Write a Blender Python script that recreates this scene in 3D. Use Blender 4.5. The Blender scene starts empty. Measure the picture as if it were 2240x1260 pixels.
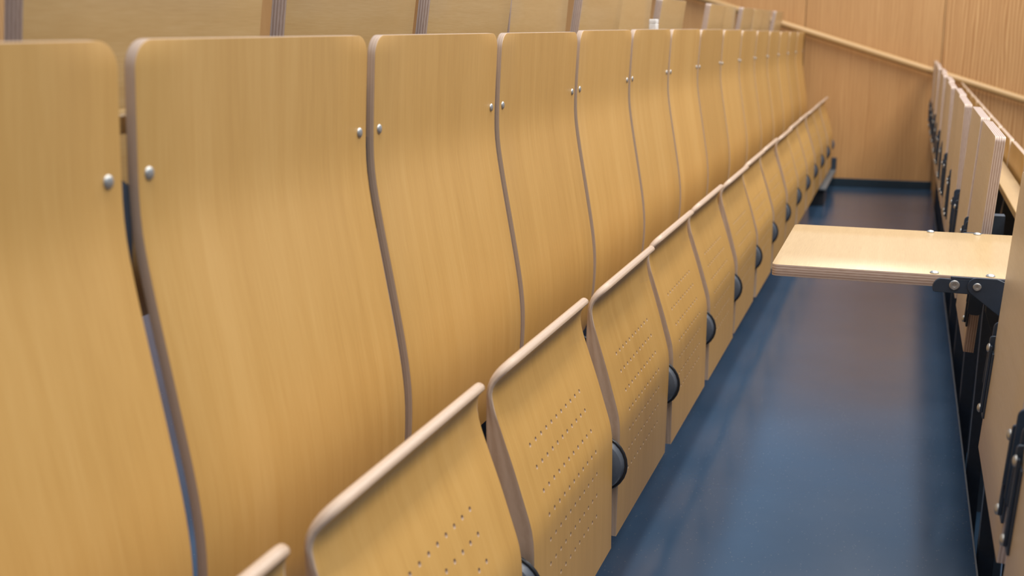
import bpy, bmesh, math, random
from mathutils import Vector, Matrix
random.seed(7)
scene = bpy.context.scene
C = scene.collection

# ------------------------------------------------------------------ camera
FPX, W, H = 2500.0, 2240.0, 1260.0
VPX, VPY = 1995.0, 58.0                      # where lines along the rows meet
yv = Vector((VPX - W/2, VPY - H/2, FPX)).normalized()       # world Y, seen from the camera (x right, y down, z forward)
up = Vector((0, -FPX, VPY - H/2)).normalized()
xv = yv.cross(up)
R = Matrix((xv, yv, up))                      # rows: world axes in camera axes
right = R @ Vector((1, 0, 0)); camup = R @ Vector((0, -1, 0)); back = R @ Vector((0, 0, -1))
cam = bpy.data.cameras.new('camera')
cam.sensor_width = 36.0
cam.lens = FPX / W * 36.0
cam.clip_start = 0.02
cam.dof.use_dof = True
cam.dof.focus_distance = 2.25
cam.dof.aperture_fstop = 4.2
camo = bpy.data.objects.new('camera', cam); C.objects.link(camo)
camo.matrix_world = Matrix(((right.x, camup.x, back.x, 0), (right.y, camup.y, back.y, 0), (right.z, camup.z, back.z, 0), (0, 0, 0, 1)))
scene.camera = camo

# ------------------------------------------------------------------ world, lamps, exposure
wd = bpy.data.worlds.new('world'); scene.world = wd; wd.use_nodes = True
bg = wd.node_tree.nodes['Background']
bg.inputs[0].default_value = (0.58, 0.80, 1.16, 1); bg.inputs[1].default_value = 0.60
def area(name, loc, rot, sx, sy, power, col):
    l = bpy.data.lights.new(name, 'AREA'); l.shape = 'RECTANGLE'; l.size = sx; l.size_y = sy; l.energy = power; l.color = col
    o = bpy.data.objects.new(name, l); C.objects.link(o); o.location = loc; o.rotation_euler = rot
    return o
area('ceiling_lamp', (-0.15, 4.0, 2.9), (0, 0, 0), 0.5, 9.6, 172, (1.0, 0.92, 0.80))
area('ceiling_lamp', (1.9, 4.0, 3.3), (0, math.radians(24), 0), 1.4, 9.6, 335, (1.0, 0.92, 0.81))
vs = scene.view_settings
vs.view_transform = 'Standard'; vs.look = 'None'; vs.exposure = 0.0; vs.gamma = 1.0; vs.use_curve_mapping = False

# ------------------------------------------------------------------ materials
def newmat(name):
    m = bpy.data.materials.new(name); m.use_nodes = True
    nt = m.node_tree; b = nt.nodes['Principled BSDF']
    return m, nt, b
def nd(nt, t, **kw):
    n = nt.nodes.new(t)
    for k, v in kw.items(): setattr(n, k, v)
    return n
def ramp(nt, stops):
    r = nd(nt, 'ShaderNodeValToRGB'); e = r.color_ramp.elements
    while len(e) < len(stops): e.new(0.5)
    for el, (p, c) in zip(e, stops): el.position = p; el.color = (*c, 1)
    return r
def wood(name, c_dark, c_mid, c_light, rough=0.38, across=34, along=1.3, ring=0.0, coat=0.0, seedscale=37.0, fine=0.35, tone=0.10):
    m, nt, b = newmat(name); L = nt.links
    uv = nd(nt, 'ShaderNodeUVMap'); info = nd(nt, 'ShaderNodeObjectInfo')
    mul = nd(nt, 'ShaderNodeMath', operation='MULTIPLY'); mul.inputs[1].default_value = seedscale
    L.new(info.outputs['Random'], mul.inputs[0])
    comb = nd(nt, 'ShaderNodeCombineXYZ'); L.new(mul.outputs[0], comb.inputs[0]); L.new(mul.outputs[0], comb.inputs[1]); L.new(mul.outputs[0], comb.inputs[2])
    def layer(sx, sy, detail, rough_, dist=0.0):
        vm = nd(nt, 'ShaderNodeVectorMath', operation='MULTIPLY'); vm.inputs[1].default_value = (sx, sy, 1)
        L.new(uv.outputs[0], vm.inputs[0])
        va = nd(nt, 'ShaderNodeVectorMath', operation='ADD'); L.new(vm.outputs[0], va.inputs[0]); L.new(comb.outputs[0], va.inputs[1])
        n = nd(nt, 'ShaderNodeTexNoise'); n.inputs['Scale'].default_value = 1.0; n.inputs['Detail'].default_value = detail; n.inputs['Roughness'].default_value = rough_
        n.inputs['Distortion'].default_value = dist
        L.new(va.outputs[0], n.inputs['Vector']); return n
    n1 = layer(across, along, 4, 0.6, 0.3)
    n2 = layer(across*12, along*9, 3, 0.6)
    n3 = layer(5.0, 0.5, 2, 0.5, 0.4)
    def mix(a, bb, f):
        x = nd(nt, 'ShaderNodeMix'); x.data_type = 'FLOAT'; x.inputs[0].default_value = f
        L.new(a, x.inputs[2]); L.new(bb, x.inputs[3]); return x.outputs[0]
    v = mix(n1.outputs[0], n3.outputs[0], 0.45)
    v = mix(v, n2.outputs[0], fine)
    if ring > 0:
        vm = nd(nt, 'ShaderNodeVectorMath', operation='MULTIPLY'); vm.inputs[1].default_value = (6, 0.8, 1); L.new(uv.outputs[0], vm.inputs[0])
        va = nd(nt, 'ShaderNodeVectorMath', operation='ADD'); L.new(vm.outputs[0], va.inputs[0]); L.new(comb.outputs[0], va.inputs[1])
        wv = nd(nt, 'ShaderNodeTexWave'); wv.inputs['Scale'].default_value = 2.2; wv.inputs['Distortion'].default_value = 9.0; wv.inputs['Detail'].default_value = 2.0; wv.inputs['Detail Scale'].default_value = 0.7
        L.new(va.outputs[0], wv.inputs[0]); v = mix(v, wv.outputs['Fac'], ring)
    rp = ramp(nt, [(0.27, c_dark), (0.5, c_mid), (0.73, c_light)]); L.new(v, rp.inputs[0])
    # a little tone difference from piece to piece
    hs = nd(nt, 'ShaderNodeHueSaturation'); L.new(rp.outputs[0], hs.inputs['Color'])
    mr = nd(nt, 'ShaderNodeMapRange'); mr.inputs[3].default_value = 1 - tone; mr.inputs[4].default_value = 1 + tone*0.6; L.new(info.outputs['Random'], mr.inputs[0]); L.new(mr.outputs[0], hs.inputs['Value'])
    L.new(hs.outputs[0], b.inputs['Base Color'])
    b.inputs['Roughness'].default_value = rough
    b.inputs['Coat Weight'].default_value = coat; b.inputs['Coat Roughness'].default_value = 0.25
    bp = nd(nt, 'ShaderNodeBump'); bp.inputs['Strength'].default_value = 0.06; bp.inputs['Distance'].default_value = 0.001
    L.new(n2.outputs[0], bp.inputs['Height']); L.new(bp.outputs[0], b.inputs['Normal'])
    return m
def plyedge(name, c_dark, c_light, layers):
    m, nt, b = newmat(name); L = nt.links
    uv = nd(nt, 'ShaderNodeUVMap'); sep = nd(nt, 'ShaderNodeSeparateXYZ'); L.new(uv.outputs[0], sep.inputs[0])
    m1 = nd(nt, 'ShaderNodeMath', operation='MULTIPLY'); m1.inputs[1].default_value = layers*math.pi*2; L.new(sep.outputs[1], m1.inputs[0])
    sn = nd(nt, 'ShaderNodeMath', operation='SINE'); L.new(m1.outputs[0], sn.inputs[0])
    vm = nd(nt, 'ShaderNodeVectorMath', operation='MULTIPLY'); vm.inputs[1].default_value = (60, 14, 1); L.new(uv.outputs[0], vm.inputs[0])
    n = nd(nt, 'ShaderNodeTexNoise'); n.inputs['Scale'].default_value = 1.0; n.inputs['Detail'].default_value = 4; L.new(vm.outputs[0], n.inputs['Vector'])
    ma = nd(nt, 'ShaderNodeMath', operation='MULTIPLY_ADD'); ma.inputs[1].default_value = 0.34; L.new(sn.outputs[0], ma.inputs[0])
    L.new(n.outputs[0], ma.inputs[2])
    rp = ramp(nt, [(0.15, c_dark), (0.85, c_light)]); L.new(ma.outputs[0], rp.inputs[0])
    L.new(rp.outputs[0], b.inputs['Base Color']); b.inputs['Roughness'].default_value = 0.34
    return m
def plain(name, col, rough=0.5, metal=0.0, bump=0.0, spec=0.5):
    m, nt, b = newmat(name); L = nt.links
    tc = nd(nt, 'ShaderNodeTexCoord'); n = nd(nt, 'ShaderNodeTexNoise'); n.inputs['Scale'].default_value = 60; n.inputs['Detail'].default_value = 4
    L.new(tc.outputs['Object'], n.inputs['Vector'])
    rp = ramp(nt, [(0.3, tuple(c*0.88 for c in col)), (0.7, tuple(min(1, c*1.1) for c in col))]); L.new(n.outputs[0], rp.inputs[0]); L.new(rp.outputs[0], b.inputs['Base Color'])
    b.inputs['Roughness'].default_value = rough; b.inputs['Metallic'].default_value = metal; b.inputs['Specular IOR Level'].default_value = spec
    return m
M = {}
M['seatwood'] = wood('beech_veneer_lengthwise', (0.455, 0.250, 0.068), (0.55, 0.320, 0.096), (0.625, 0.388, 0.135), rough=0.40)
M['tabwood'] = wood('beech_veneer_crosswise', (0.46, 0.295, 0.120), (0.535, 0.36, 0.160), (0.60, 0.43, 0.215), rough=0.32, across=40, along=2.2, fine=0.45)
M['tabback'] = wood('beech_backing_veneer', (0.56, 0.40, 0.22), (0.63, 0.465, 0.275), (0.69, 0.53, 0.335), rough=0.42, across=40, along=2.2, fine=0.45)
M['wallwood'] = wood('oak_wall_veneer', (0.45, 0.225, 0.080), (0.57, 0.305, 0.115), (0.67, 0.39, 0.165), rough=0.45, across=22, along=0.7, ring=0.15, tone=0.12)
M['wallwood_crown'] = wood('oak_wall_veneer_crown_cut', (0.40, 0.185, 0.060), (0.56, 0.295, 0.11), (0.68, 0.395, 0.165), rough=0.45, across=22, along=0.7, ring=0.42, tone=0.05)
M['railwood'] = wood('rail_beech', (0.50, 0.29, 0.11), (0.58, 0.36, 0.15), (0.66, 0.43, 0.20), rough=0.35)
M['edge'] = plyedge('plywood_edge_thin', (0.48, 0.345, 0.245), (0.57, 0.43, 0.32), 3)
M['tabedge'] = plyedge('plywood_edge_thick', (0.37, 0.25, 0.185), (0.60, 0.47, 0.385), 4.5)
M['steel'] = plain('navy_powder_coated_steel', (0.030, 0.044, 0.066), rough=0.42)
M['black'] = plain('black_plastic', (0.014, 0.017, 0.022), rough=0.38)
M['hub'] = plain('grey_blue_plastic', (0.085, 0.10, 0.125), rough=0.36)
M['bolt'] = plain('zinc_bolt', (0.46, 0.46, 0.44), rough=0.42, metal=0.75)
M['skirt'] = plain('navy_skirting', (0.014, 0.028, 0.042), rough=0.35)
M['nosing'] = plain('grey_edge_trim', (0.13, 0.145, 0.16), rough=0.45)
M['joint'] = plain('dark_joint', (0.10, 0.06, 0.03), rough=0.8)
M['plaster'] = plain('pale_plaster', (0.45, 0.44, 0.42), rough=0.8)
M['white'] = plain('white_plastic', (0.80, 0.78, 0.75), rough=0.5)
def floormat():
    m, nt, b = newmat('navy_rubber_floor'); L = nt.links
    tc = nd(nt, 'ShaderNodeTexCoord')
    n = nd(nt, 'ShaderNodeTexNoise'); n.inputs['Scale'].default_value = 3.0; n.inputs['Detail'].default_value = 6; L.new(tc.outputs['Object'], n.inputs['Vector'])
    rp = ramp(nt, [(0.3, (0.024, 0.058, 0.112)), (0.7, (0.034, 0.074, 0.138))]); L.new(n.outputs[0], rp.inputs[0])
    v = nd(nt, 'ShaderNodeTexVoronoi'); v.inputs['Scale'].default_value = 70; L.new(tc.outputs['Object'], v.inputs['Vector'])
    lt = nd(nt, 'ShaderNodeMath', operation='LESS_THAN'); lt.inputs[1].default_value = 0.10; L.new(v.outputs['Distance'], lt.inputs[0])
    mx = nd(nt, 'ShaderNodeMix'); mx.data_type = 'RGBA'; L.new(lt.outputs[0], mx.inputs[0]); L.new(rp.outputs[0], mx.inputs[6]); mx.inputs[7].default_value = (0.13, 0.15, 0.18, 1)
    L.new(mx.outputs[2], b.inputs['Base Color'])
    n2 = nd(nt, 'ShaderNodeTexNoise'); n2.inputs['Scale'].default_value = 5.0; n2.inputs['Detail'].default_value = 5; L.new(tc.outputs['Object'], n2.inputs['Vector'])
    mr = nd(nt, 'ShaderNodeMapRange'); mr.inputs[3].default_value = 0.13; mr.inputs[4].default_value = 0.24; L.new(n2.outputs[0], mr.inputs[0]); L.new(mr.outputs[0], b.inputs['Roughness'])
    b.inputs['Specular IOR Level'].default_value = 0.9
    return m
M['floor'] = floormat()

# ------------------------------------------------------------------ mesh helpers
def finish(bm, name, mats, angle=35):
    bmesh.ops.recalc_face_normals(bm, faces=bm.faces)
    me = bpy.data.meshes.new(name); bm.to_mesh(me); bm.free()
    for m in mats: me.materials.append(m)
    for p in me.polygons: p.use_smooth = True
    me.set_sharp_from_angle(angle=math.radians(angle))
    return me
def add(name, me, parent=None, loc=(0, 0, 0), rot=(0, 0, 0)):
    o = bpy.data.objects.new(name, me); C.objects.link(o); o.location = loc; o.rotation_euler = rot
    if parent: o.parent = parent
    return o
def thing(name, label, cat, loc=(0, 0, 0), group=None):
    o = bpy.data.objects.new(name, None); C.objects.link(o); o.location = loc; o.empty_display_size = 0.05
    o['label'] = label; o['category'] = cat
    if group: o['group'] = group
    return o
def tag(o, label, cat, group=None):
    o['label'] = label; o['category'] = cat
    if group: o['group'] = group
    return o
def struct(o, label, cat):
    o['kind'] = 'structure'; o['label'] = label; o['category'] = cat; return o
def catmull(pts, n):
    P = [Vector(p) for p in pts]; P = [P[0]*2 - P[1]] + P + [P[-1]*2 - P[-2]]
    out = []; segs = len(pts) - 1
    for i in range(segs):
        a, b, c, d = P[i:i+4]
        for k in range(n):
            t = k/n
            out.append(0.5*((2*b) + (c-a)*t + (2*a-5*b+4*c-d)*t*t + (3*b-a-3*c+d)*t**3))
    out.append(P[-2].copy()); return out
def resample(pts, ss):
    """points of a polyline at arc lengths ss (0..1 fractions)"""
    acc = [0]
    for a, b in zip(pts, pts[1:]): acc.append(acc[-1] + (b-a).length)
    T = acc[-1]; out = []
    j = 0
    for s in ss:
        d = s*T
        while j < len(acc)-2 and acc[j+1] < d: j += 1
        f = (d-acc[j])/max(1e-9, acc[j+1]-acc[j]); out.append(pts[j].lerp(pts[j+1], f))
    return out, T
def panel(name, F, B, y0, y1, r, mats, ny=6, nv=30, r_end=0.0, holes=None, swap=False, bev=0.0016, smoothn=6, seed_uv=0.0, backmat=0, bulge=0.0):
    """bent plywood: front profile F and back profile B in (x,z), from the rounded end down; width y0..y1; real round holes"""
    Fs = catmull(F, smoothn) if smoothn > 1 else [Vector(p) for p in F]
    Bs = catmull(B, smoothn) if smoothn > 1 else [Vector(p) for p in B]
    _, T = resample(Fs, [0])
    ss = set()
    for k in range(9): ss.add(round(r*(1-math.cos(k/8*math.pi/2)), 6))
    if r_end > 0:
        for k in range(7): ss.add(round(T - r_end*(1-math.cos(k/6*math.pi/2)), 6))
    ss.add(0.0); ss.add(round(T, 6))
    hv = []
    if holes:
        for zc in holes['z']:
            acc = 0; best = None
            for a, b in zip(Fs, Fs[1:]):
                if a.y >= zc >= b.y: best = acc + (b-a).length*(a.y-zc)/max(1e-9, a.y-b.y); break
                acc += (b-a).length
            hv.append(best)
    hh, hu = 0.009, 0.009
    lo_v = (min(hv)-hh) if hv else None; hi_v = (max(hv)+hh) if hv else None
    for k in range(nv+1):
        s = k/nv*T
        if s < r*1.02 or (r_end and s > T-r_end): continue
        if hv and lo_v-0.004 < s < hi_v+0.004: continue
        ss.add(round(s, 6))
    for c in hv: ss.add(round(c-hh, 6)); ss.add(round(c+hh, 6))
    if hv:
        for a, b in zip(sorted(hv), sorted(hv)[1:]): ss.add(round((a+b)/2, 6))
    ss = sorted(ss)
    Fp, T = resample(Fs, [s/T for s in ss]); Bp, _ = resample(Bs, [s/T for s in ss])
    us = {0.0, 1.0}
    wdt = y1-y0
    if holes:
        for c in holes['y']: us.add(round((c-hu-y0)/wdt, 6)); us.add(round((c+hu-y0)/wdt, 6))
    else:
        for k in range(ny+1): us.add(round(k/ny, 6))
    us = sorted(us)
    bm = bmesh.new(); uvl = bm.loops.layers.uv.new('UVMap')
    def inset(s):
        i = 0.0
        if s < r: i = r - math.sqrt(max(0, r*r-(r-s)**2))
        if r_end and s > T-r_end: q = s-(T-r_end); i = r_end - math.sqrt(max(0, r_end*r_end-q*q))
        return i
    GF, GB = [], []
    for i, s in enumerate(ss):
        ins = inset(s); rowf, rowb = [], []
        for u in us:
            y = y0 + u*wdt
            # only the outermost columns follow the rounded corner; the rest is clamped
            y = min(max(y, y0+ins), y1-ins) if (u in (0.0, 1.0)) else y0+ins + (u)*(wdt-2*ins) if ins > 0 and not holes else min(max(y, y0+ins+1e-4*(us.index(u)+1)), y1-ins-1e-4*(len(us)-us.index(u)))
            rowf.append(bm.verts.new((Fp[i].x, y, Fp[i].y))); rowb.append(bm.verts.new((Bp[i].x, y, Bp[i].y)))
        GF.append(rowf); GB.append(rowb)
    def face(vs_, mat, uvs):
        f = bm.faces.new(vs_); f.material_index = mat
        for l, q in zip(f.loops, uvs): l[uvl].uv = q
        return f
    sarr = ss
    def fuv(v, s): return (s+seed_uv, v.co.y) if swap else (v.co.y+seed_uv, s)
    nr, nc = len(ss), len(us)
    hc = set()
    if holes:
        ys = [u*wdt+y0 for u in us]
        for a, c in enumerate(hv):
            i = ss.index(round(c-hh, 6))
            for cy in holes['y']:
                j = us.index(round((cy-hu-y0)/wdt, 6)); hc.add((i, j))
    rad = holes['r'] if holes else 0
    for i in range(nr-1):
        for j in range(nc-1):
            a, b, c, d = GF[i][j], GF[i][j+1], GF[i+1][j+1], GF[i+1][j]
            e, f_, g, h = GB[i][j], GB[i][j+1], GB[i+1][j+1], GB[i+1][j]
            if (i, j) in hc:
                rings = []
                for (q0, q1, q2, q3) in ((a, b, c, d), (e, f_, g, h)):
                    cen = (q0.co+q1.co+q2.co+q3.co)/4; ey = (q1.co-q0.co).normalized(); ev = (q3.co-q0.co).normalized()
                    ring = [bm.verts.new(cen + ey*rad*math.cos(t) + ev*rad*math.sin(t)) for t in [math.radians(-112.5+45*k) for k in range(8)]]
                    rings.append(ring)
                    cs = [q0, q1, q2, q3]; sc = [ss[i], ss[i], ss[i+1], ss[i+1]]; smid = (ss[i]+ss[i+1])/2
                    uvr = lambda v: fuv(v, smid + (v.co-cen).dot(ev))
                    for k in range(4):
                        k2 = (k+1) % 4
                        vs_ = [cs[k], cs[k2], ring[2*k+1], ring[2*k]]
                        face(vs_, 0, [uvr(v) for v in vs_])
                        vs_ = [cs[k2], ring[(2*k+2) % 8], ring[2*k+1]]
                        face(vs_, 0, [uvr(v) for v in vs_])
                for k in range(8):
                    k2 = (k+1) % 8
                    face([rings[0][k], rings[0][k2], rings[1][k2], rings[1][k]], 1, [(0, 0), (0.004, 0), (0.004, 1), (0, 1)])
                continue
            face([a, b, c, d], 0, [fuv(a, ss[i]), fuv(b, ss[i]), fuv(c, ss[i+1]), fuv(d, ss[i+1])])
            face([e, f_, g, h], backmat, [fuv(e, ss[i]+3), fuv(f_, ss[i]+3), fuv(g, ss[i+1]+3), fuv(h, ss[i+1]+3)])
    if bulge:
        # rounded front lip: the plywood edge bulges outwards along the top and round the corners, and runs out flat down the sides
        per = []
        for i in range(nr-1, -1, -1): per.append((i, 0))
        for j in range(1, nc): per.append((0, j))
        for i in range(1, nr): per.append((i, nc-1))
        strips = []; plen = [0.0]; mseg = 6
        for (i, j) in per:
            a = GF[i][j]; b = GB[i][j]
            i2 = min(nr-1, i+1); tan = Vector((Fp[i2].x-Fp[i2-1].x, 0, Fp[i2].y-Fp[i2-1].y)).normalized()
            if ss[i] >= r: od = Vector((0, -1 if j == 0 else 1, 0))
            else:
                cyy = (y0+r) if j == 0 else ((y1-r) if j == nc-1 else a.co.y)
                od = Vector((0, (a.co.y-cyy)/r, 0)) + tan*((ss[i]-r)/r if j in (0, nc-1) else -1.0)
                od.normalize()
            k = bulge*max(0.0, min(1.0, 1-(ss[i]-r)/0.05))
            th = (b.co-a.co)
            col = [a]
            for m_ in range(1, mseg):
                t = 0.5-0.5*math.cos(math.pi*m_/mseg)
                col.append(bm.verts.new(a.co + th*t + od*k*math.sin(math.pi*m_/mseg)))
            col.append(b); strips.append(col)
        dist = 0.0
        for A_, B_ in zip(strips, strips[1:]):
            d2 = dist + (B_[0].co-A_[0].co).length
            for m_ in range(mseg):
                face([A_[m_], B_[m_], B_[m_+1], A_[m_+1]], 1, [(dist, m_/mseg), (d2, m_/mseg), (d2, (m_+1)/mseg), (dist, (m_+1)/mseg)])
            dist = d2
        for j in range(nc-1):
            face([GF[-1][j], GF[-1][j+1], GB[-1][j+1], GB[-1][j]], 1, [(GF[-1][j].co.y, 0), (GF[-1][j+1].co.y, 0), (GF[-1][j+1].co.y, 1), (GF[-1][j].co.y, 1)])
    for j in ((0, nc-1) if not bulge else ()):
        for i in range(nr-1):
            face([GF[i][j], GF[i+1][j], GB[i+1][j], GB[i][j]], 1, [(ss[i], 0), (ss[i+1], 0), (ss[i+1], 1), (ss[i], 1)])
    for i in ((0, nr-1) if not bulge else ()):
        for j in range(nc-1):
            face([GF[i][j], GF[i][j+1], GB[i][j+1], GB[i][j]], 1, [(GF[i][j].co.y, 0), (GF[i][j+1].co.y, 0), (GF[i][j+1].co.y, 1), (GF[i][j].co.y, 1)])
    bmesh.ops.recalc_face_normals(bm, faces=bm.faces)
    if bev > 0 and not bulge:
        bm.edges.ensure_lookup_table()
        rimv = set()
        for G in (GF, GB):
            for i in range(nr): rimv.add(G[i][0]); rimv.add(G[i][-1])
            for j in range(nc): rimv.add(G[0][j]); rimv.add(G[-1][j])
        es = [e for e in bm.edges if len(e.link_faces) == 2 and e.verts[0] in rimv and e.verts[1] in rimv and (e.link_faces[0].material_index == 1) != (e.link_faces[1].material_index == 1)]
        bmesh.ops.bevel(bm, geom=es, offset=bev, segments=2, profile=0.5, affect='EDGES', clamp_overlap=True)
    return finish(bm, name, mats)
def prism(name, poly, y0, y1, mat, bev=0.001):
    bm = bmesh.new(); uvl = bm.loops.layers.uv.new('UVMap')
    a = [bm.verts.new((x, y0, z)) for x, z in poly]; b = [bm.verts.new((x, y1, z)) for x, z in poly]
    bm.faces.new(a); bm.faces.new(b[::-1])
    n = len(poly)
    for i in range(n): bm.faces.new([a[i], b[i], b[(i+1) % n], a[(i+1) % n]])
    bmesh.ops.recalc_face_normals(bm, faces=bm.faces)
    if bev: bmesh.ops.bevel(bm, geom=[e for e in bm.edges if e.calc_face_angle(0) > 0.5], offset=bev, segments=1, affect='EDGES', clamp_overlap=True)
    for f in bm.faces:
        nrm = f.normal
        for l in f.loops:
            c = l.vert.co
            l[uvl].uv = (c.x, c.z) if abs(nrm.y) > 0.7 else ((c.y, c.z) if abs(nrm.x) > 0.7 else (c.y, c.x))
    return finish(bm, name, [mat])
def box(name, x0, x1, y0, y1, z0, z1, mat, bev=0.002, uvmode=None):
    me = prism(name, [(x0, z0), (x1, z0), (x1, z1), (x0, z1)], y0, y1, mat, bev)
    if uvmode == 'alongy':
        uvl = me.uv_layers[0]
        for p in me.polygons:
            for li in p.loop_indices:
                c = me.vertices[me.loops[li].vertex_index].co; n = p.normal
                uvl.data[li].uv = (c.z if abs(n.x) > 0.7 else c.x, c.y)
    return me
def lathe(name, prof, mat, axis='Y', n=28):
    """prof: list of (along, radius)"""
    bm = bmesh.new(); bm.loops.layers.uv.new('UVMap'); rings = []
    for t, r in prof:
        if r < 1e-6: rings.append([bm.verts.new((0, t, 0))]); continue
        rings.append([bm.verts.new((r*math.cos(2*math.pi*k/n), t, r*math.sin(2*math.pi*k/n))) for k in range(n)])
    for A, B in zip(rings, rings[1:]):
        for k in range(n):
            k2 = (k+1) % n
            if len(A) == 1 and len(B) == 1: continue
            if len(A) == 1: bm.faces.new([A[0], B[k], B[k2]])
            elif len(B) == 1: bm.faces.new([A[k], A[k2], B[0]])
            else: bm.faces.new([A[k], A[k2], B[k2], B[k]])
    if axis == 'X': bmesh.ops.rotate(bm, verts=bm.verts, matrix=Matrix.Rotation(-math.pi/2, 3, 'Z'))
    if axis == 'Z': bmesh.ops.rotate(bm, verts=bm.verts, matrix=Matrix.Rotation(math.pi/2, 3, 'X'))
    return finish(bm, name, [mat], 40)
def arc(cx, cz, r, a0, a1, n=6):
    return [(cx+r*math.cos(math.radians(a0+(a1-a0)*k/n)), cz+r*math.sin(math.radians(a0+(a1-a0)*k/n))) for k in range(n+1)]
def rrect(x0, x1, z0, z1, r):
    return arc(x1-r, z0+r, r, -90, 0, 4) + arc(x1-r, z1-r, r, 0, 90, 4) + arc(x0+r, z1-r, r, 90, 180, 4) + arc(x0+r, z0+r, r, 180, 270, 4)

# ------------------------------------------------------------------ the setting
FZ = -1.178                                  # aisle floor (the camera's eye is at 0)
RISE, RUN = 0.36, 1.105                      # one tier to the next
RX = 0.2227                                  # edge of the aisle tier
YW = 8.95                                    # end wall
YN = -5.0
def tier(name, x0, x1, z0, z1, label):
    o = add(name, box(name, x0, x1, YN, YW+0.04, z0, z1, M['floor'], 0.0)); struct(o, label, 'floor'); return o
tier('floor', RX-RUN, RX, FZ-0.5, FZ, 'glossy dark navy floor of the aisle between the rows')
tier('floor', RX, RX+9.0, FZ-0.5, FZ-RISE, 'dark lower tier floor beyond the aisle edge')
tier('floor', RX-4.3, RX-RUN, FZ-0.5, FZ+RISE, 'dark upper tier floor behind the long seat row')
o = add('trim_1', box('trim', RX-0.0015, RX+0.0025, YN, YW-0.02, FZ-0.03, FZ+0.0012, M['nosing'], 0.0005)); struct(o, 'thin grey metal strip along the aisle floor edge', 'trim')
# end wall of large oak veneer panels with narrow joints
ww = add('wall_end', box('wall', -4.5, 3.0, YW+0.016, YW+0.10, FZ-0.5, 0.62, M['joint'], 0.0)); struct(ww, 'oak panelled end wall of the hall', 'wall')
JX = [-4.5, -3.6, -2.66, -1.705, -0.752, 0.2175, 1.17, 2.12, 3.0]
for a, b in zip(JX, JX[1:]):
    me = box('panel', a+0.0025, b-0.0025, YW, YW+0.02, FZ-0.5, 0.62, M['wallwood_crown'] if a > 0.2 else M['wallwood'], 0.001)
    p = add('panel', me, ww)
add('wall_cap', box('wall_cap', -4.5, 3.0, YW-0.012, YW+0.11, 0.62, 0.65, M['railwood'], 0.003), ww)
bb = add('baseboard_end', box('baseboard', RX-RUN+0.002, RX-0.004, YW-0.014, YW, FZ, FZ+0.062, M['skirt'], 0.002)); struct(bb, 'navy skirting board at the foot of the end wall', 'baseboard')
bb = add('baseboard_end', box('baseboard', RX-0.004, RX+RUN*2, YW-0.014, YW, FZ-RISE, FZ-RISE+0.062, M['skirt'], 0.002)); struct(bb, 'navy skirting board on the lower tier', 'baseboard')
o = add('wall_back', box('wall', -4.6, -4.5, YN, YW+0.1, FZ-0.5, 1.5, M['wallwood'], 0.0)); struct(o, 'wood veneered rear wall of the hall', 'wall')
o = add('wall_front', box('wall', 7.0, 7.1, YN, YW+0.1, FZ-0.5, 2.0, M['plaster'], 0.0)); struct(o, 'pale front wall of the hall', 'wall')
o = add('wall_near', box('wall', -4.5, 7.0, YN-0.1, YN, FZ-0.5, 2.0, M['wallwood'], 0.0)); struct(o, 'wood veneered side wall behind the camera', 'wall')
# sloping handrail
RZ = lambda x: -0.010 - 0.309*(x+0.816)
hr = thing('handrail', 'round beech handrail sloping down along the end wall', 'handrail', (0, 8.88, 0))
x0, x1 = -2.6, 2.4
ln = math.hypot(x1-x0, RZ(x1)-RZ(x0)); 
me = lathe('rail_bar', [(0, 0), (0, 0.022), (0.004, 0.026), (ln-0.004, 0.026), (ln, 0.022), (ln, 0)], M['railwood'], 'X')
bar = add('rail_bar', me, hr, (x0, 0, RZ(x0)), (0, -math.atan2(RZ(x1)-RZ(x0), x1-x0), 0))
brk = lathe('rail_bracket', [(0, 0.006), (0.062, 0.006), (0.064, 0.02), (0.07, 0.02), (0.07, 0)], M['steel'])
for x in (-2.2, -1.28, 1.4, 2.2): add('bracket', brk, hr, (x, 0.0, RZ(x)-0.022))

# ------------------------------------------------------------------ one chair of the long row (world coordinates of the first, then shifted along y)
P = 0.56
k1 = 1.0058
BF = [(x*k1, z*k1) for x, z in [(-.7338, -.0125), (-.735, -.035), (-.7375, -.08), (-.740, -.13), (-.7415, -.172), (-.7405, -.208), (-.736, -.245), (-.7275, -.296), (-.7175, -.351), (-.706, -.415), (-.6965, -.471), (-.691, -.513), (-.688, -.555), (-.689, -.605), (-.694, -.66), (-.702, -.72)]]
TH = 0.0135
def offset(pts, d):
    out = []
    for i, p in enumerate(pts):
        a = Vector(pts[max(0, i-1)]); b = Vector(pts[min(len(pts)-1, i+1)]); t = (b-a).normalized()
        n = Vector((t.y, -t.x))            # pointing to -x when going down
        if n.x > 0: n = -n
        out.append((p[0]+n.x*d, p[1]+n.y*d))
    return out
BB = offset(BF, TH)
BW0, BW1 = 0.0, 0.533                        # chair origin: near edge of the backrest (y = 0.989 + 0.56 k)
me_back = panel('backrest', BF, BB, BW0, BW1, 0.029, [M['seatwood'], M['edge']], ny=5, nv=36, r_end=0.03, bev=0.0022, smoothn=4)
k2 = 1.023
SF = [(x*k2, z*k2) for x, z in [(-.5305, -.4985), (-.5400, -.5075), (-.5495, -.5180), (-.5540, -.534), (-.5495, -.560), (-.537, -.598), (-.5195, -.648), (-.503, -.70), (-.4915, -.738), (-.4868, -.766), (-.4855, -.81), (-.4845, -.88), (-.483, -.995)]]
SB = [(x*k2, z*k2) for x, z in [(-.5425, -.4885), (-.5525, -.500), (-.560, -.516), (-.5635, -.538), (-.5635, -.570), (-.5630, -.605), (-.562, -.650), (-.559, -.70), (-.5525, -.75), (-.542, -.80), (-.528, -.86), (-.514, -.925), (-.4995, -.995)]]
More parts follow.
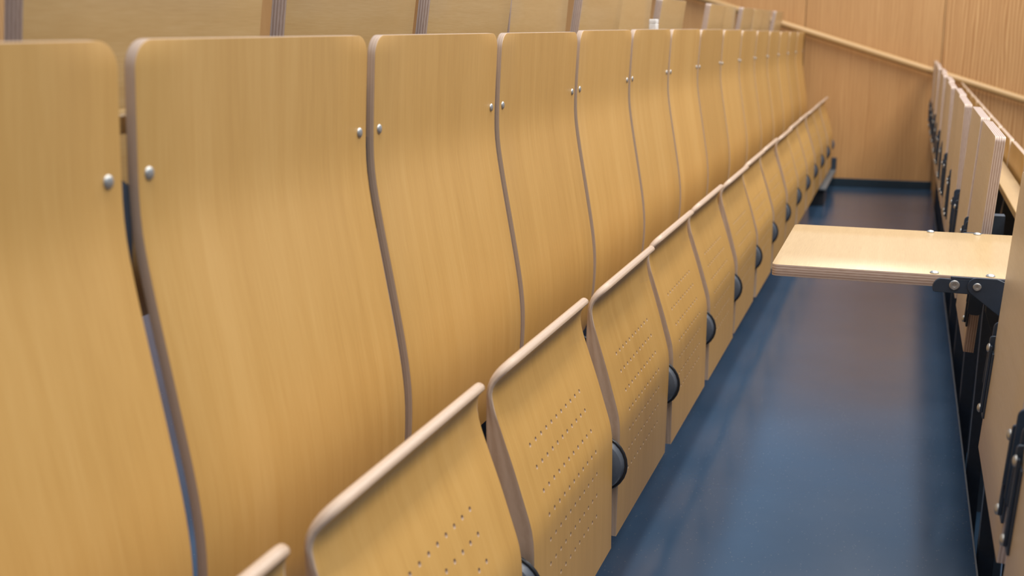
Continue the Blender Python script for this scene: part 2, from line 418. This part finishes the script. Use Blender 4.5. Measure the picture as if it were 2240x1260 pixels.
PX, PZ = -0.536, -0.856                      # seat pivot
HY = [1.652-1.549+0.0294*k for k in range(11)]
SY0, SY1 = 0.014, 0.516
loc = lambda pts: [(x-PX, z-PZ) for x, z in pts]
me_seat = panel('seat', loc(SF), loc(SB), SY0, SY1, 0.045, [M['seatwood'], M['edge']], nv=40, holes={'z': [z-PZ for z in (-.656, -.692, -.731, -.771, -.814, -.857, -.899)], 'y': HY, 'r': 0.0040}, bev=0.0022, smoothn=4, seed_uv=5.3, bulge=0.0062)
me_bolt = lathe('bolt', [(0, 0), (0, 0.0075), (0.0008, 0.0075), (0.0022, 0.0064), (0.0031, 0.004), (0.0035, 0)], M['bolt'], 'X', 16)
me_hub = lathe('hinge_hub', [(0, 0), (0, 0.040), (0.003, 0.047), (0.006, 0.052), (0.018, 0.056), (0.020, 0.056), (0.020, 0)], M['hub'])
me_flange = lathe('rim', [(0, 0), (0, 0.060), (0.0015, 0.0615), (0.0045, 0.0615), (0.006, 0.060), (0.006, 0)], M['black'])
me_arm = prism('seat_arm', [(-0.775, -0.90), (-0.545, -0.885), (-0.525, -0.86), (-0.535, -0.825), (-0.60, -0.80), (-0.775, -0.72)], -0.0255, -0.0195, M['steel'])
me_post = prism('post', [(-0.83, FZ), (-0.69, FZ), (-0.69, FZ+0.008), (-0.762, FZ+0.02), (-0.772, -0.60), (-0.768, -0.30), (-0.757, -0.22), (-0.757, -0.16), (-0.80, -0.135), (-0.81, -0.30), (-0.815, -0.60), (-0.82, FZ+0.02)], -0.0255, -0.0005, M['steel'])
ORD = ['first', 'second', 'third', 'fourth', 'fifth', 'sixth', 'seventh', 'eighth', 'ninth', 'tenth', 'eleventh', 'twelfth', 'thirteenth', 'fourteenth', 'fifteenth']
bolt_z = -0.1497
def bx(z):
    for (xa, za), (xb, zb) in zip(BF, BF[1:]):
        if za >= z >= zb: return xa+(xb-xa)*(za-z)/(za-zb)
def make_chair(y, dx, dz, tilt, label, group, seat=True, end=False, htop=0.0):
    t = thing('lecture_seat', label, 'seat', (dx-0.70, y, dz+FZ), group)
    off = (0.70, 0, -FZ)
    b = add('backrest', me_back, t, (off[0], 0, off[2]+htop))
    for yb in (0.018, 0.533-0.021):
        add('bolt', me_bolt, b, (bx(bolt_z)-0.0005, yb, bolt_z))
    add('post', me_post, t, off)
    if seat:
        s = add('seat', me_seat, t, (off[0]+PX, 0, off[2]+PZ), (0, math.radians(tilt), 0))
        h = add('hinge_hub', me_hub, t, (off[0]+PX, -0.026, off[2]+PZ))
        add('rim', me_flange, h, (0, 0.0198, 0)); 
        add('seat_arm', me_arm, t, off)
    if end:
        add('post', me_post, t, (off[0], 0.533+0.026, off[2]))
        add('hinge_hub', me_hub, t, (off[0]+PX, 0.533+0.001, off[2]+PZ))
    return t
TILT = {-1: -0.6, 0: -0.3, 1: 0.3, 2: 1.8, 3: 0.6, 4: 0.3, 5: 1.5, 6: 0.4, 7: 0.0, 8: 1.3, 9: 0.2, 10: -0.2, 11: 0.5, 12: 0.0, 13: 0.2}
HT = {-1: -0.001, 0: 0, 1: 0, 2: 0, 3: 0.003, 4: 0.004, 5: 0.003, 6: 0.001, 7: -0.002, 8: -0.006, 9: -0.010, 10: -0.014, 11: -0.018, 12: -0.022, 13: -0.026}
for k in range(-1, 14):
    i = k+1
    if k == -1: lab = 'tip-up beech plywood lecture seat nearest the camera, cut off at the left edge'
    elif k == 0: lab = 'large tip-up beech plywood seat in the left foreground, second in the long row'
    elif k == 13: lab = 'last tip-up plywood seat of the long row, beside the end wall'
    else: lab = 'tip-up beech plywood seat, %s from the near end of the long row' % ORD[i]
    make_chair(0.989+P*k, 0, 0, TILT[k], lab, 'tip-up seats of the long row', end=(k == 13), htop=HT[k])
# low steel ledge at the far end of the row
lg = thing('steel_ledge', 'low dark steel ledge under the last seats at the end wall', 'ledge', (-0.51, 8.4, FZ))
add('ledge_plate', box('ledge_plate', -0.055, 0.045, -0.55, YW-8.4-0.001, 0.112, 0.126, M['nosing'], 0.002), lg)
add('support', box('support', -0.065, 0.03, -0.50, -0.22, 0, 0.112, M['black'], 0.003), lg)
add('end_plate', box('end_plate', -0.005, 0.045, YW-8.4-0.02, YW-8.4-0.001, 0.126, 0.215, M['steel'], 0.003), lg)

# ------------------------------------------------------------------ the next row down (its backs only are seen)
for k in range(1, 14):
    if k == 13: lab = 'plywood seat back of the lower row, closest to the end wall'
    else: lab = 'plywood seat back behind the upright tablets, %s from the end wall' % ORD[13-k]
    make_chair(0.989+P*k, RUN, -RISE-0.012, 0.0, lab, 'seats of the lower row')

# ------------------------------------------------------------------ shelves between backs and tablets
def shelf(x0, x1, z, label):
    me = box('shelf', x0, x1, 0.2, 8.85, z-0.02, z, M['tabwood'], 0.0015, 'alongy')
    tag(add('book_shelf', me), label, 'shelf', 'narrow shelves behind the seat backs')
shelf(0.284, 0.338, -0.461, 'narrow beech shelf behind the lower row seat backs')
shelf(0.284-RUN, 0.338-RUN, -0.461+RISE+0.012, 'narrow beech shelf behind the long seat row')

# ------------------------------------------------------------------ writing tablets
TL, TW, TT = 0.493, 0.474, 0.022
me_board = panel('board', [(-TL, 0), (-TL*0.66, 0), (-TL*0.33, 0), (0, 0)], [(-TL, -TT), (-TL*0.66, -TT), (-TL*0.33, -TT), (0, -TT)], 0, TW, 0.012, [M['tabwood'], M['tabedge'], M['tabback']], ny=4, nv=5, bev=0.0016, smoothn=1, swap=True, backmat=2)
# swap: grain runs across the tablet, along the row
me_tarm = prism('tablet_arm', arc(-0.187, -0.022, 0.018, 205, 110, 6) + [(-0.118, -0.005), (-0.112, -0.018), (-0.118, -0.032), (-0.20, -0.031)], -0.005, 0, M['steel'])
me_flan = box('arm_flange', -0.178, -0.06, -0.004, 0.022, -TT-0.0035, -TT, M['steel'], 0.0006)
me_tedge = box('arm_rib', -0.175, -0.06, -0.005, 0.0, -0.006, -0.001, M['steel'], 0.0006)
me_pin = lathe('pin', [(0, 0), (0, 0.0072), (0.002, 0.0072), (0.003, 0.006), (0.003, 0.003), (0.002, 0.0025), (0.002, 0)], M['bolt'], 'Y', 18)
me_dome = lathe('bolt', [(0, 0.008), (0.0015, 0.008), (0.0035, 0.0062), (0.0045, 0.003), (0.0048, 0)], M['bolt'], 'Z', 16)
me_hplate_open = prism('hinge_plate', arc(-0.130, -0.016, 0.0165, 235, 95, 8) + [(-0.098, 0.0005), (-0.076, -0.008), (-0.06, -0.010), (-0.06, -0.090), (-0.082, -0.073)], -0.0095, -0.0055, M['steel'])
me_hplate_fold = prism('hinge_plate', rrect(-0.230, -0.090, -0.0275, 0.004, 0.011), -0.0095, -0.0055, M['steel'])
me_link = prism('link', rrect(-0.190, -0.068, -0.0305, -0.0255, 0.0022), 0.003, 0.012, M['steel'])
TWA = 0.489
me_boardA = panel('board', [(-TL, 0.003), (-TL*0.66, 0.003), (-TL*0.33, 0.003), (0, 0.003)], [(-TL, -TT), (-TL*0.66, -TT), (-TL*0.33, -TT), (0, -TT)], 0, TWA, 0.012, [M['tabwood'], M['tabedge'], M['tabback']], ny=4, nv=5, bev=0.0016, smoothn=1, swap=True, backmat=2)
def make_tablet(x, y, z, lean, label, group, folded=True, wide=False):
    t = thing('writing_tablet', label, 'tablet', (x, y, z), group)
    t.rotation_euler = (0, math.radians(90+lean) if folded else math.radians(lean), 0)
    b = add('board', me_boardA if wide else me_board, t); TW = TWA if wide else 0.474
    for xx in (-0.203, -0.108):
        for yy in (0.012, TW-0.012): add('bolt', me_dome, b, (xx, yy, 0.003 if wide else 0))
    for side in (0, 1):
        a = add('arm', me_tarm, t, (0, 0 if side == 0 else TW+0.005, 0))
        yo = -0.0005 if side == 0 else TW-0.018+0.0005
        add('flange', me_flan, a, (0, 0 if side == 0 else -0.023, 0))
        if not folded: add('rib', me_tedge, a)
        for xx, rr in ((-0.168, 1.25), (-0.130, 1.0)):
            p = add('pin', me_pin, a, (xx, -0.005 if side == 0 else 0.0, -0.016), (0, 0, math.pi if side == 0 else 0)); p.scale = (rr, 1, rr)
            if not folded and xx == -0.130 and side == 0: p.location.y = -0.0095
        if folded:
            add('link', me_link, a, (0, 0.0 if side == 0 else -0.022, 0))
            for xx in (-0.185, -0.075): 
                q = add('bolt', me_dome, a, (xx, 0.009 if side == 0 else -0.013, -0.0305), (math.pi, 0, 0))
            add('hinge_plate', me_hplate_fold, t, (0, 0 if side == 0 else TW+0.015, 0))
        else:
            add('hinge_plate', me_hplate_open, t, (0, 0 if side == 0 else TW+0.015, 0))
    return t
# lower row (right): the tablets of the aisle in front of the long row
TY = 2.166
make_tablet(0.274, TY, -0.4385, 0, 'pale beech writing tablet folded down flat over the aisle', None, folded=False)
LEANB = {0: 3.0, 1: 3.0, 2: 0.9, 3: 1.6, 4: 0.2, 5: 1.2, 6: 0.0, 7: 1.0, 8: -0.2, 9: 0.4, 10: 0.0}
for j in range(-2, 11):
    if j == -1+0: pass
    y = TY + P + P*j
    if j == -1: continue
    if j == -2: y = TY - P; lean = 3.2; lab = 'upright beech tablet at the right edge, just nearer than the flat one'
    else:
        lean = LEANB[j]
        if j == 0: lab = 'upright beech tablet with striped plywood edge, right behind the flat tablet'
        elif j == 10: lab = 'farthest upright tablet on the right, against the end wall'
        else: lab = 'upright folded beech tablet on the right, %s beyond the flat tablet' % ORD[j]
    make_tablet(0.187, y, -0.729, lean, lab, 'upright tablets along the right side')
make_tablet(0.187, TY-2*P, -0.729, 3.0, 'upright beech tablet in the bottom right corner, nearest the camera', 'upright tablets along the right side')
# behind the long row (upper left)
AY = 1.03
LEANA = {-1: 8, 0: 8, 1: 8, 2: 8, 3: 5.2, 4: 8, 5: 5.0, 6: 8, 8: 8, 9: 4.5, 10: 8, 11: 7.0, 12: 5, 13: 8}
for k in range(-1, 14):
    if k == 7: continue
    if k == 13: lab = 'farthest upright tablet behind the long seat row, at the end wall'
    elif k == -1: lab = 'upright tablet behind the long row, in the top left corner'
    else: lab = 'upright tablet rising behind the long row, %s from the near end' % ORD[k+1 if k < 7 else k]
    y = AY + P*k
    if y + TW > YW: y = YW-TW-0.03
    make_tablet(-0.968, y, -0.385, LEANA[k], lab, 'upright tablets behind the long row', wide=True)
make_tablet(-0.90+0.05, AY+P*7, -0.085, 0, 'folded-down tablet behind the long row, in the gap between upright ones', None, folded=False)

# a small white carton stands in for an unidentified white shape behind the long row
ct = thing('block', 'small white carton of unknown kind on the shelf behind the long row', 'object', (-0.80, 3.78, -0.089))
add('block_body', box('block_body', -0.012, 0.012, -0.02, 0.02, 0, 0.098, M['white'], 0.002), ct)
add('block_top', box('block_top', -0.012, 0.012, -0.02, 0.02, 0.098, 0.112, M['white'], 0.002), ct)
# posts that carry the tablets of the lower row
me_tpost = prism('tablet_post', [(0.230, FZ-RISE), (0.272, FZ-RISE), (0.272, FZ-RISE+0.02), (0.268, FZ-RISE+0.03), (0.268, -0.485), (0.20, -0.485), (0.20, -0.62), (0.236, -0.72)], -0.018, 0.018, M['steel'])
for j in range(-1, 12):
    y = TY - 0.043 + P*j
    if y > YW-0.03: continue
    if j == 0: lab = 'dark steel post under the near side of the flat tablet'
    elif j == 1: lab = 'dark steel post under the far side of the flat tablet'
    elif j == -1: lab = 'dark steel post at the bottom right, nearest the camera'
    else: lab = 'dark steel tablet post on the right, %s beyond the flat tablet' % ORD[j-1]
    t = tag(add('tablet_post', me_tpost, None, (0, y, 0)), lab, 'post', 'steel posts of the tablets')
